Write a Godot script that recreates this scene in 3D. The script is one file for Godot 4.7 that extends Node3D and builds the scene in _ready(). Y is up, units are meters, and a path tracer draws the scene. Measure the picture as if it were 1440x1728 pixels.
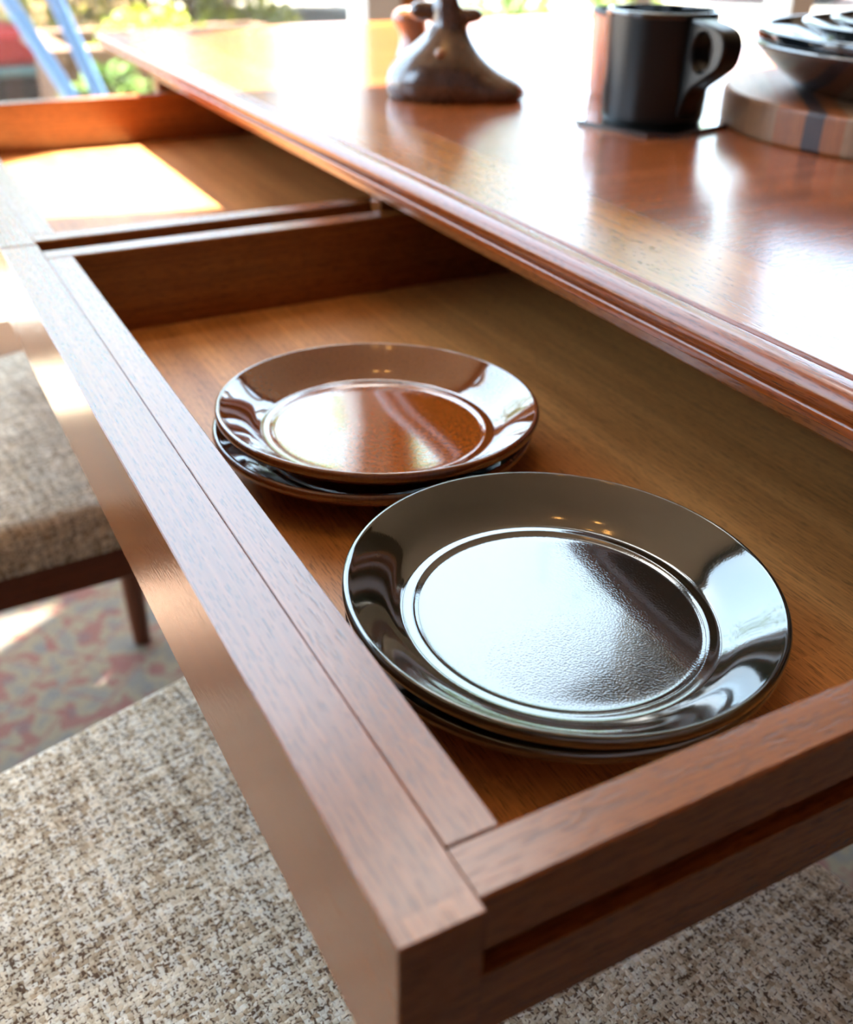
extends Node3D
# Dining table with two drawers pulled out, plates in the near drawer, crockery on the top, a window wall behind.
# Heights in the photo's own measure start at the drawer rims; RIM lifts them above the floor.
const RIM := 0.70
const TOP := 0.7455            # table top
const TX := 0.239             # long left edge of the table top
const TFAR := -1.365          # far edge of the table top
const TNEAR := 0.20
const TRIGHT := 0.99

var rng := RandomNumberGenerator.new()
var M := {}
var used := {}

func _ready() -> void:
	rng.seed = 7
	# ---- camera, sky, sun, exposure ----
	var cam := Camera3D.new()
	cam.name = "camera"
	cam.fov = 53.58
	cam.near = 0.02
	cam.far = 200.0
	cam.transform = Transform3D(Basis(Vector3.UP, deg_to_rad(-28.495)) * Basis(Vector3.RIGHT, deg_to_rad(-31.185)) * Basis(Vector3.BACK, deg_to_rad(1.082)), Vector3(-0.0639, RIM + 0.20, 0.1268))
	add_child(cam)
	cam.current = true
	var att := CameraAttributesPhysical.new()
	att.frustum_focal_length = 18.0
	att.exposure_aperture = 4.0
	att.frustum_focus_distance = 0.40
	var sky_mat := ProceduralSkyMaterial.new()
	sky_mat.sky_top_color = Color(0.74, 0.89, 1.00)
	sky_mat.sky_horizon_color = Color(0.80, 0.90, 1.0)
	sky_mat.sky_curve = 0.6
	sky_mat.sky_energy_multiplier = 2.8
	sky_mat.sun_angle_max = 52.0
	sky_mat.sun_curve = 0.5
	sky_mat.ground_bottom_color = Color(0.45, 0.42, 0.38)
	sky_mat.ground_horizon_color = Color(0.80, 0.82, 0.84)
	sky_mat.ground_energy_multiplier = 2.0
	var sky := Sky.new()
	sky.sky_material = sky_mat
	var env := Environment.new()
	env.background_mode = Environment.BG_SKY
	env.sky = sky
	env.tonemap_mode = Environment.TONE_MAPPER_LINEAR
	env.tonemap_exposure = 0.92
	env.sdfgi_enabled = true
	env.ssao_enabled = true
	env.ssil_enabled = true
	var we := WorldEnvironment.new()
	we.name = "environment"
	we.environment = env
	we.camera_attributes = att
	add_child(we)
	var sun := DirectionalLight3D.new()
	sun.name = "sun"
	sun.light_color = Color(1.0, 0.96, 0.90)
	sun.light_energy = 22.0
	sun.light_angular_distance = 0.53
	sun.shadow_enabled = true
	add_child(sun)
	sun.look_at_from_position(Vector3(0.20, 1.0, -0.28) * 10.0, Vector3.ZERO, Vector3.FORWARD)

	make_materials()
	build_room()
	build_table()
	build_chairs()
	build_drawer_plates()
	build_tabletop_things()
	build_outside()

# ================================================================ naming
func numbered(called: String) -> String:
	if not used.has(called):
		used[called] = 0
		return called
	used[called] += 1
	return "%s_%03d" % [called, used[called]]

func tag(o: Node3D, label := "", category := "", group := "", kind := "") -> Node3D:
	if label: o.set_meta("label", label)
	if category: o.set_meta("category", category)
	if group: o.set_meta("group", group)
	if kind: o.set_meta("kind", kind)
	return o

func thing(called: String, label: String, category: String, at := Vector3.ZERO, turn := 0.0, group := "") -> Node3D:
	var o := Node3D.new()
	o.name = numbered(called)
	add_child(o)
	o.position = at
	o.rotation.y = turn
	return tag(o, label, category, group)

func obj(called: String, st: SurfaceTool, m: Material, parent: Node3D = null) -> MeshInstance3D:
	var o := MeshInstance3D.new()
	o.name = called if parent else numbered(called)
	o.mesh = st.commit()
	o.set_surface_override_material(0, m)
	if parent: parent.add_child(o, true)
	else: add_child(o, true)
	return o

func struct(called: String, st: SurfaceTool, m: Material, parent: Node3D = null) -> MeshInstance3D:
	var o := obj(called, st, m, parent)
	if parent == null: o.set_meta("kind", "structure")
	return o

# ================================================================ shapes
func mb() -> SurfaceTool:
	var st := SurfaceTool.new()
	st.begin(Mesh.PRIMITIVE_TRIANGLES)
	return st

func vert(st: SurfaceTool, p: Vector3, n: Vector3, uv: Vector2) -> void:
	st.set_normal(n)
	st.set_uv(uv)
	st.add_vertex(p)

func tri(st: SurfaceTool, a: Vector3, b: Vector3, c: Vector3, na: Vector3, nb: Vector3, nc: Vector3, ua: Vector2, ub: Vector2, uc: Vector2) -> void:
	if (b - a).cross(c - a).dot(na + nb + nc) > 0.0:
		vert(st, a, na, ua); vert(st, c, nc, uc); vert(st, b, nb, ub)
	else:
		vert(st, a, na, ua); vert(st, b, nb, ub); vert(st, c, nc, uc)

func quad(st: SurfaceTool, p: Array, n: Array, uv: Array) -> void:
	tri(st, p[0], p[1], p[2], n[0], n[1], n[2], uv[0], uv[1], uv[2])
	tri(st, p[0], p[2], p[3], n[0], n[2], n[3], uv[0], uv[2], uv[3])

# UV in metres along the grain (axis g) and across it
func wuv(p: Vector3, n: Vector3, g: int, off: Vector2) -> Vector2:
	var along := p[g]
	var across := 0.0
	var an := n.abs()
	var best := 0
	for k in 3:
		if an[k] > an[best]: best = k
	var others := []
	for k in 3:
		if k != g: others.append(k)
	if best == g:
		along = p[others[0]]; across = p[others[1]]
	else:
		across = p[others[0]] if others[1] == best else p[others[1]]
		if others[0] == best: across += 0.13
	return Vector2(along, across) + off

func flat_quad(st: SurfaceTool, p: Array, n: Vector3, g: int, off: Vector2) -> void:
	quad(st, p, [n, n, n, n], [wuv(p[0], n, g, off), wuv(p[1], n, g, off), wuv(p[2], n, g, off), wuv(p[3], n, g, off)])

# box with chamfered edges between two corners; g = grain axis
func box(st: SurfaceTool, lo: Vector3, hi: Vector3, bev := 0.0008, g := 2, off := Vector2.INF, xf := Transform3D()) -> void:
	if off == Vector2.INF: off = Vector2(rng.randf() * 0.1, rng.randf())
	var c := (lo + hi) / 2.0
	var h := (hi - lo) / 2.0
	var b: float = min(bev, min(h.x, min(h.y, h.z)) * 0.9)
	var P := func(s: Vector3, face: int) -> Vector3:
		var q := Vector3.ZERO
		for k in 3: q[k] = c[k] + s[k] * (h[k] if k == face else h[k] - b)
		return q
	var put := func(ps: Array, n: Vector3) -> void:
		var uvs := []
		for q in ps: uvs.append(wuv(q, n, g, off))
		var tn := xf.basis * n
		var tp := []
		for q in ps: tp.append(xf * q)
		if ps.size() == 4: quad(st, tp, [tn, tn, tn, tn], uvs)
		else: tri(st, tp[0], tp[1], tp[2], tn, tn, tn, uvs[0], uvs[1], uvs[2])
	for f in 3:
		var i := (f + 1) % 3
		var j := (f + 2) % 3
		for s in [-1.0, 1.0]:
			var n := Vector3.ZERO
			n[f] = s
			var ps := []
			for q in [[-1.0, -1.0], [1.0, -1.0], [1.0, 1.0], [-1.0, 1.0]]:
				var d := Vector3.ZERO
				d[f] = s; d[i] = q[0]; d[j] = q[1]
				ps.append(P.call(d, f))
			put.call(ps, n)
		for si in [-1.0, 1.0]:
			for sj in [-1.0, 1.0]:
				var n2 := Vector3.ZERO
				n2[i] = si; n2[j] = sj
				var d1 := n2; d1[f] = -1.0
				var d2 := n2; d2[f] = 1.0
				put.call([P.call(d1, i), P.call(d2, i), P.call(d2, j), P.call(d1, j)], n2.normalized())
	for sx in [-1.0, 1.0]:
		for sy in [-1.0, 1.0]:
			for sz in [-1.0, 1.0]:
				var d := Vector3(sx, sy, sz)
				put.call([P.call(d, 0), P.call(d, 1), P.call(d, 2)], d.normalized())

# surface of revolution about y; profile of (r, y); outward = to the right of the path's direction when y rises
func lathe(st: SurfaceTool, prof: PackedVector2Array, seg := 96, off := Vector3.ZERO, from := 0.0, flip := false) -> void:
	var n := prof.size()
	var ns := PackedVector2Array()
	for i in n:
		var t := (prof[min(i + 1, n - 1)] - prof[max(i - 1, 0)]).normalized()
		var q := Vector2(t.y, -t.x)
		ns.append(-q if flip else q)
	for k in seg:
		var a0 := TAU * k / seg + from
		var a1 := TAU * (k + 1) / seg + from
		var d0 := Vector3(cos(a0), 0, sin(a0))
		var d1 := Vector3(cos(a1), 0, sin(a1))
		for i in n - 1:
			var p := [d0 * prof[i].x, d1 * prof[i].x, d1 * prof[i + 1].x, d0 * prof[i + 1].x]
			var ys := [prof[i].y, prof[i].y, prof[i + 1].y, prof[i + 1].y]
			var nn := [d0 * ns[i].x, d1 * ns[i].x, d1 * ns[i + 1].x, d0 * ns[i + 1].x]
			var ny := [ns[i].y, ns[i].y, ns[i + 1].y, ns[i + 1].y]
			var uv := []
			for m in 4:
				p[m] = p[m] + Vector3(0, ys[m], 0)
				nn[m] = (nn[m] + Vector3(0, ny[m], 0)).normalized()
				uv.append(Vector2(p[m].x, p[m].z))
				p[m] = p[m] + off
			if prof[i].x < 1e-6: tri(st, p[0], p[2], p[3], nn[0], nn[2], nn[3], uv[0], uv[2], uv[3])
			elif prof[i + 1].x < 1e-6: tri(st, p[0], p[1], p[2], nn[0], nn[1], nn[2], uv[0], uv[1], uv[2])
			else: quad(st, p, nn, uv)

func smooth(pts: Array, per := 6) -> PackedVector2Array:
	var out := PackedVector2Array()
	var n := pts.size()
	for i in n - 1:
		var a: Vector2 = pts[max(i - 1, 0)]
		var b: Vector2 = pts[i]
		var c: Vector2 = pts[i + 1]
		var d: Vector2 = pts[min(i + 2, n - 1)]
		for k in per:
			out.append(b.cubic_interpolate(c, a, d, float(k) / per))
	out.append(pts[n - 1])
	for i in out.size():
		if out[i].x < 0.0: out[i].x = 0.0
	return out

# flat outline (x, y) pushed along z from 0 to depth, with rounded outer edges of radius r
func extrude(st: SurfaceTool, poly: PackedVector2Array, z0: float, z1: float, hole := PackedVector2Array(), r := 0.0) -> void:
	var rings := [poly]
	if hole.size(): rings.append(hole)
	for which in rings.size():
		var pl: PackedVector2Array = rings[which]
		var n := pl.size()
		var ccw := signed_area(pl) > 0.0
		var sgn := (1.0 if ccw else -1.0) * (1.0 if which == 0 else -1.0)
		var en := PackedVector2Array()
		for i in n:
			var t := (pl[(i + 1) % n] - pl[(i - 1 + n) % n]).normalized()
			en.append(Vector2(t.y, -t.x) * sgn)
		var steps := [[z0, 0.0, -1.0], [z0 + 0.3 * r, 0.7 * r, -0.7], [z0 + r, r, 0.0], [z1 - r, r, 0.0], [z1 - 0.3 * r, 0.7 * r, 0.7], [z1, 0.0, 1.0]] if r > 0.0 else [[z0, 0.0, 0.0], [z1, 0.0, 0.0]]
		for k in steps.size() - 1:
			for i in n:
				var j := (i + 1) % n
				var p := []
				var nn := []
				var uv := []
				for q in [[i, k], [j, k], [j, k + 1], [i, k + 1]]:
					var e: Vector2 = en[q[0]]
					var at: Vector2 = pl[q[0]] + e * (steps[q[1]][1] - r)
					p.append(Vector3(at.x, at.y, steps[q[1]][0]))
					nn.append(Vector3(e.x, e.y, steps[q[1]][2] * 1.2).normalized())
					uv.append(Vector2(at.x + at.y, steps[q[1]][0]))
				quad(st, p, nn, uv)
	# caps
	var face := inset(poly, r)
	var ids := PackedInt32Array()
	var pts := face
	if hole.size():
		# a bridge from the hole to the nearest outline corner makes one simple polygon
		var hin := inset(hole, -r)
		if signed_area(hin) * signed_area(face) > 0.0: hin.reverse()
		var bi := 0
		var bj := 0
		var best := 1e9
		for i in face.size():
			for j in hin.size():
				if face[i].distance_to(hin[j]) < best:
					best = face[i].distance_to(hin[j]); bi = i; bj = j
		pts = PackedVector2Array()
		for i in face.size() + 1: pts.append(face[(bi + i) % face.size()])
		for j in hin.size() + 1: pts.append(hin[(bj + j) % hin.size()])
		pts[face.size()] += Vector2(1e-6, 1e-6)
		pts[pts.size() - 1] += Vector2(1e-6, -1e-6)
	ids = Geometry2D.triangulate_polygon(pts)
	for s in [[z0, -1.0], [z1, 1.0]]:
		for k in range(0, ids.size(), 3):
			var p := []
			for m in 3: p.append(Vector3(pts[ids[k + m]].x, pts[ids[k + m]].y, s[0]))
			var nz := Vector3(0, 0, s[1])
			tri(st, p[0], p[1], p[2], nz, nz, nz, Vector2(p[0].x, p[0].y), Vector2(p[1].x, p[1].y), Vector2(p[2].x, p[2].y))

func signed_area(p: PackedVector2Array) -> float:
	var a := 0.0
	for i in p.size(): a += p[i].cross(p[(i + 1) % p.size()])
	return a / 2.0

func inset(p: PackedVector2Array, r: float) -> PackedVector2Array:
	if r == 0.0: return p
	var s := 1.0 if signed_area(p) > 0.0 else -1.0
	var out := PackedVector2Array()
	var n := p.size()
	for i in n:
		var t := (p[(i + 1) % n] - p[(i - 1 + n) % n]).normalized()
		out.append(p[i] - Vector2(t.y, -t.x) * s * r)
	return out

# round bar through points, radius per point
func tube(st: SurfaceTool, pts: Array, rad: Array, seg := 12, squash := 1.0) -> void:
	var n := pts.size()
	var side := Vector3.RIGHT
	var rings := []
	for i in n:
		var t: Vector3 = (pts[min(i + 1, n - 1)] - pts[max(i - 1, 0)]).normalized()
		if i == 0: side = t.cross(Vector3.UP if abs(t.y) < 0.9 else Vector3.RIGHT).normalized()
		side = (side - t * side.dot(t)).normalized()
		var up := t.cross(side)
		var ring := []
		for k in seg:
			var a := TAU * k / seg
			var d := side * cos(a) + up * sin(a) * squash
			ring.append([pts[i] + d * rad[i], d.normalized()])
		rings.append(ring)
	var run := 0.0
	for i in n - 1:
		var len: float = (pts[i + 1] - pts[i]).length()
		for k in seg:
			var m := (k + 1) % seg
			var q := [rings[i][k], rings[i][m], rings[i + 1][m], rings[i + 1][k]]
			quad(st, [q[0][0], q[1][0], q[2][0], q[3][0]], [q[0][1], q[1][1], q[2][1], q[3][1]], [Vector2(run, k * 0.01), Vector2(run, k * 0.01 + 0.01), Vector2(run + len, k * 0.01 + 0.01), Vector2(run + len, k * 0.01)])
		run += len
	for e in [0, n - 1]:
		var nn: Vector3 = (pts[0] - pts[1]).normalized() if e == 0 else (pts[n - 1] - pts[n - 2]).normalized()
		for k in range(1, seg - 1):
			tri(st, rings[e][0][0], rings[e][k][0], rings[e][k + 1][0], nn, nn, nn, Vector2.ZERO, Vector2(0.01, 0), Vector2(0, 0.01))

# ================================================================ materials
func std(color: Color, rough := 0.5, spec := 0.5) -> StandardMaterial3D:
	var m := StandardMaterial3D.new()
	m.albedo_color = color
	m.roughness = rough
	m.metallic_specular = spec
	return m

# 1.6 m of straight grained teak along u, 0.3 m across v (tiles across)
func wood_images() -> Array:
	var w := 2048
	var h := 768
	var n1 := FastNoiseLite.new(); n1.seed = 3; n1.frequency = 1.0; n1.fractal_octaves = 3
	var n2 := FastNoiseLite.new(); n2.seed = 11; n2.frequency = 1.0; n2.fractal_octaves = 2
	var n3 := FastNoiseLite.new(); n3.seed = 23; n3.frequency = 1.0; n3.fractal_type = FastNoiseLite.FRACTAL_NONE
	var col := PackedByteArray(); col.resize(w * h * 3)
	var por := PackedByteArray(); por.resize(w * h)
	for y in h:
		var a := TAU * y / h
		var ca := cos(a)
		var sa := sin(a)
		for x in w:
			var u := 1.6 * x / w
			var big := n1.get_noise_3d(u * 1.6, ca * 1.7, sa * 1.7)
			var streak := n2.get_noise_3d(u * 4.5, ca * 26.0 + big * 2.0, sa * 26.0)
			var fine := n3.get_noise_3d(u * 85.0, ca * 95.0, sa * 95.0)
			var pore: float = clamp((fine - 0.40) * 5.0, 0.0, 1.0)
			var v: float = 0.80 + 0.11 * streak + 0.10 * big - 0.20 * pore
			var i := (y * w + x)
			var hue := 0.5 + 0.5 * big
			col[i * 3] = int(clamp(v * 1.0, 0.0, 1.0) * 255.0)
			col[i * 3 + 1] = int(clamp(v * (0.93 + 0.07 * hue), 0.0, 1.0) * 255.0)
			col[i * 3 + 2] = int(clamp(v * (0.86 + 0.12 * hue), 0.0, 1.0) * 255.0)
			por[i] = int((1.0 - pore * 0.9) * (0.90 + 0.10 * streak) * 255.0)
	return [ImageTexture.create_from_image(Image.create_from_data(w, h, false, Image.FORMAT_RGB8, col)), ImageTexture.create_from_image(Image.create_from_data(w, h, false, Image.FORMAT_L8, por))]

func wood(tint: Color, rough: float, spec := 0.5, relief := 0.005, across := 1.0) -> StandardMaterial3D:
	var m := std(tint, rough, spec)
	m.albedo_texture = M.wood_tex
	m.uv1_scale = Vector3(1.0 / 1.6, across / 0.3, 1)
	m.heightmap_enabled = true
	m.heightmap_texture = M.pore_tex
	m.heightmap_scale = relief
	return m

func tweed_images() -> Array:
	var n := 960                      # 0.24 m
	var cells := 96
	var col := PackedByteArray(); col.resize(n * n * 3)
	var hei := PackedByteArray(); hei.resize(n * n)
	var pal := [Color(0.89, 0.86, 0.80), Color(0.82, 0.77, 0.69), Color(0.72, 0.65, 0.56), Color(0.91, 0.90, 0.87)]
	var dark := Color(0.34, 0.26, 0.21)
	var r := RandomNumberGenerator.new()
	r.seed = 5
	var yarn := []
	for i in cells * cells:
		var t := r.randf()
		yarn.append([pal[0] if t < 0.36 else pal[3] if t < 0.60 else pal[1] if t < 0.84 else pal[2], r.randf()])
	var slub := FastNoiseLite.new(); slub.seed = 2; slub.frequency = 0.02
	var fleck := FastNoiseLite.new(); fleck.seed = 8; fleck.frequency = 0.11; fleck.fractal_octaves = 2
	var sz := n / cells
	for y in n:
		for x in n:
			var wx := int(clamp(x + 3.2 * fleck.get_noise_2d(x * 0.7 + 77.0, y * 0.7), 0, n - 1))
			var wy := int(clamp(y + 3.2 * fleck.get_noise_2d(x * 0.7, y * 0.7 + 310.0), 0, n - 1))
			var cx := wx / sz
			var cy := wy / sz
			var over := (cx + cy) % 2 == 0
			var key: int = (cx * cells + (cy + cx * 5) / 3 % cells) if over else (((cx + cy * 7) / 3 % cells) * cells + cy)
			var c: Color = yarn[key][0]
			var fx := (wx % sz + 0.5) / sz - 0.5
			var fy := (wy % sz + 0.5) / sz - 0.5
			var across: float = fx if over else fy
			var bump := sqrt(max(0.0, 1.0 - 3.2 * across * across))
			var sx := slub.get_noise_2d(x * 1.6, y * 0.12)
			var sy := slub.get_noise_2d(x * 0.12 + 900.0, y * 1.6)
			# dark wisps spun into single yarns
			var fl: float = fleck.get_noise_2d(x, y * 0.45) if over else fleck.get_noise_2d(x * 0.45 + 500.0, y)
			var amount: float = clamp((fl - 0.21 + 0.25 * (yarn[key][1] - 0.5) - 0.25 * (sx + sy)) * 4.5, 0.0, 0.85)
			c = c.lerp(dark, amount)
			var f: float = (1.0 + 0.10 * sx + 0.10 * sy) * (0.88 + 0.12 * bump)
			var i := y * n + x
			col[i * 3] = int(clamp(c.r * f, 0.0, 1.0) * 255.0)
			col[i * 3 + 1] = int(clamp(c.g * f, 0.0, 1.0) * 255.0)
			col[i * 3 + 2] = int(clamp(c.b * f, 0.0, 1.0) * 255.0)
			hei[i] = int(bump * 255.0)
	return [ImageTexture.create_from_image(Image.create_from_data(n, n, false, Image.FORMAT_RGB8, col)), ImageTexture.create_from_image(Image.create_from_data(n, n, false, Image.FORMAT_L8, hei))]

func rug_image() -> ImageTexture:
	var n := 512                      # 1.2 m
	var a := FastNoiseLite.new(); a.seed = 9; a.frequency = 0.02; a.fractal_octaves = 3
	var b := FastNoiseLite.new(); b.seed = 19; b.frequency = 0.045; b.noise_type = FastNoiseLite.TYPE_CELLULAR
	var c := FastNoiseLite.new(); c.seed = 29; c.frequency = 0.2
	var col := PackedByteArray(); col.resize(n * n * 3)
	for y in n:
		for x in n:
			var base := Color(0.50, 0.445, 0.375)
			var v := a.get_noise_2d(x, y)
			var cell := b.get_noise_2d(x, y)
			if v > 0.22: base = base.lerp(Color(0.46, 0.24, 0.25), 0.5)
			elif v < -0.22: base = base.lerp(Color(0.36, 0.38, 0.42), 0.35)
			# woven lattice with small medallions
			var gx := fposmod(x + y, 92.0) - 46.0
			var gy := fposmod(x - y, 92.0) - 46.0
			if absf(gx) < 4.0 or absf(gy) < 4.0: base = base.lerp(Color(0.46, 0.26, 0.27), 0.32)
			if Vector2(absf(gx) - 46.0, absf(gy) - 46.0).length() < 15.0: base = base.lerp(Color(0.34, 0.35, 0.38), 0.3)
			if cell > -0.25: base = base.lerp(Color(0.56, 0.50, 0.43), 0.4)
			base = base.lightened(0.08 * c.get_noise_2d(x, y)) if c.get_noise_2d(x, y) > 0 else base.darkened(-0.2 * c.get_noise_2d(x, y))
			var i := (y * n + x) * 3
			col[i] = int(base.r * 255.0); col[i + 1] = int(base.g * 255.0); col[i + 2] = int(base.b * 255.0)
	return ImageTexture.create_from_image(Image.create_from_data(n, n, false, Image.FORMAT_RGB8, col))

func noise_tex(freq: float, octaves: int, ramp: Array, size := 512, s := 1, kind := FastNoiseLite.TYPE_SIMPLEX_SMOOTH) -> NoiseTexture2D:
	var n := FastNoiseLite.new()
	n.seed = s
	n.noise_type = kind
	n.frequency = freq
	n.fractal_octaves = octaves
	var t := NoiseTexture2D.new()
	t.width = size; t.height = size
	t.seamless = true
	t.noise = n
	if ramp.size():
		var g := Gradient.new()
		g.offsets = PackedFloat32Array([0.0, 1.0])
		g.colors = PackedColorArray([ramp[0], ramp[-1]])
		for k in range(1, ramp.size() - 1): g.add_point(float(k) / (ramp.size() - 1), ramp[k])
		t.color_ramp = g
	return t

func make_materials() -> void:
	var wi := wood_images()
	M.wood_tex = wi[0]; M.pore_tex = wi[1]
	M.drawer = wood(Color(0.67, 0.385, 0.175), 0.24, 0.62)
	M.drawer_floor = wood(Color(0.93, 0.66, 0.39), 0.42, 0.45, 0.004)
	M.field = wood(Color(0.70, 0.39, 0.21), 0.17, 0.55, 0.004)
	M.band = wood(Color(0.82, 0.52, 0.26), 0.17, 0.55, 0.004)
	M.moulding = wood(Color(0.70, 0.35, 0.14), 0.20, 0.55, 0.004)
	M.chair_wood = wood(Color(0.55, 0.30, 0.16), 0.45)
	M.cupboard = wood(Color(0.24, 0.15, 0.11), 0.5)
	M.walnut = wood(Color(0.74, 0.56, 0.42), 0.4)
	M.walnut_red = wood(Color(0.72, 0.42, 0.22), 0.4)
	M.wenge = wood(Color(0.30, 0.20, 0.19), 0.45)
	M.pine = wood(Color(0.52, 0.38, 0.27), 0.7)
	M.oak_frame = wood(Color(0.86, 0.55, 0.26), 0.5)
	var tw := tweed_images()
	M.tweed = std(Color(1.0, 0.975, 0.935), 0.95, 0.25)
	M.tweed.albedo_texture = tw[0]
	M.tweed.uv1_scale = Vector3(1.0 / 0.24, 1.0 / 0.24, 1)
	M.tweed.heightmap_enabled = true
	M.tweed.heightmap_texture = tw[1]
	M.tweed.heightmap_scale = 0.04
	M.rug = std(Color(1, 1, 1), 1.0, 0.1)
	M.rug.albedo_texture = rug_image()
	M.rug.uv1_scale = Vector3(1 / 0.55, 1 / 0.55, 1)
	# glazes
	var pit := noise_tex(0.16, 2, [], 512, 41)
	var glaze := func(ramp: Array, rough: float, relief: float, s: int) -> StandardMaterial3D:
		var m := std(Color(1, 1, 1), rough, 0.68)
		m.albedo_texture = noise_tex(0.06, 4, ramp, 512, s)
		m.uv1_scale = Vector3(10, 10, 1)
		if relief > 0.0:
			m.heightmap_enabled = true
			m.heightmap_texture = pit
			m.heightmap_scale = relief
		m.clearcoat_enabled = true
		m.clearcoat = 1.0
		m.clearcoat_roughness = 0.04
		return m
	M.brown_glaze = glaze.call([Color(0.36, 0.17, 0.06), Color(0.44, 0.22, 0.08), Color(0.38, 0.18, 0.06)], 0.06, 0.0008, 2)
	M.brown_well = glaze.call([Color(0.50, 0.25, 0.08), Color(0.60, 0.30, 0.09)], 0.07, 0.0008, 3)
	M.green_glaze = glaze.call([Color(0.085, 0.09, 0.075), Color(0.13, 0.13, 0.095), Color(0.10, 0.105, 0.08)], 0.07, 0.0008, 4)
	M.green_well = glaze.call([Color(0.10, 0.105, 0.095), Color(0.14, 0.14, 0.12)], 0.08, 0.0028, 5)
	M.dark_glaze = glaze.call([Color(0.022, 0.024, 0.021), Color(0.036, 0.036, 0.032)], 0.32, 0.0, 6)
	M.dark_glaze.clearcoat = 0.0
	M.dark_glaze.metallic_specular = 0.5
	M.blue_black = glaze.call([Color(0.06, 0.075, 0.085), Color(0.10, 0.12, 0.13)], 0.12, 0.0, 7)
	M.umber_glaze = glaze.call([Color(0.16, 0.085, 0.06), Color(0.24, 0.13, 0.085)], 0.22, 0.0, 8)
	M.orange_glaze = glaze.call([Color(0.75, 0.36, 0.12), Color(0.85, 0.45, 0.16)], 0.25, 0.0, 9)
	M.figure = glaze.call([Color(0.20, 0.15, 0.13), Color(0.38, 0.24, 0.17), Color(0.19, 0.16, 0.15)], 0.24, 0.0, 10)
	M.tan_figure = glaze.call([Color(0.58, 0.36, 0.23), Color(0.70, 0.46, 0.30)], 0.25, 0.0, 11)
	# room and garden
	M.white = std(Color(0.86, 0.86, 0.84), 0.5)
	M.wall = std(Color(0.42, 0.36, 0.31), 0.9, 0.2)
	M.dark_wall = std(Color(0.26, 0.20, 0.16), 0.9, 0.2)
	M.ceiling = std(Color(0.72, 0.66, 0.60), 0.9, 0.2)
	M.floor = wood(Color(0.48, 0.36, 0.26), 0.5)
	M.glass = std(Color(1, 1, 1, 0.04), 0.0, 0.5)
	M.glass.transparency = BaseMaterial3D.TRANSPARENCY_ALPHA
	M.pavement = std(Color(1, 1, 1), 0.95, 0.2)
	M.pavement.albedo_texture = noise_tex(0.05, 4, [Color(0.55, 0.52, 0.48), Color(0.68, 0.65, 0.60)], 512, 12)
	M.pavement.uv1_scale = Vector3(0.5, 0.5, 1)
	M.soil = std(Color(1, 1, 1), 1.0, 0.1)
	M.soil.albedo_texture = noise_tex(0.06, 4, [Color(0.20, 0.15, 0.10), Color(0.42, 0.34, 0.25), Color(0.30, 0.30, 0.16)], 512, 13)
	M.soil.uv1_scale = Vector3(0.8, 0.8, 1)
	M.leaf = std(Color(1, 1, 1), 0.5, 0.4)
	M.leaf.vertex_color_use_as_albedo = true
	M.leaf.backlight_enabled = true
	M.leaf.backlight = Color(0.4, 0.4, 0.4)
	M.stem = std(Color(0.30, 0.22, 0.14), 0.9)
	M.blue = std(Color(0.26, 0.44, 0.62), 0.5)
	M.red = std(Color(0.46, 0.06, 0.07), 0.7, 0.25)
	M.car_red = std(Color(0.70, 0.06, 0.07), 0.2)
	M.car_grey = std(Color(0.42, 0.44, 0.50), 0.25)
	M.black = std(Color(0.05, 0.05, 0.055), 0.85, 0.2)
	M.teal = std(Color(0.26, 0.36, 0.36), 0.7, 0.25)
	M.tyre = std(Color(0.05, 0.05, 0.05), 0.8)
	M.dark_glass = std(Color(0.05, 0.06, 0.07), 0.08)
	M.lamp_red = std(Color(0.75, 0.12, 0.16), 0.3)
	M.strip_blue = std(Color(0.22, 0.20, 0.50), 0.4)
	M.brass = std(Color(0.75, 0.55, 0.28), 0.3); M.brass.metallic = 1.0
	M.bulb = std(Color(1.0, 0.85, 0.6), 0.4)
	M.bulb.emission_enabled = true
	M.bulb.emission = Color(1.0, 0.72, 0.38)
	M.bulb.emission_energy_multiplier = 14.0

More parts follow.
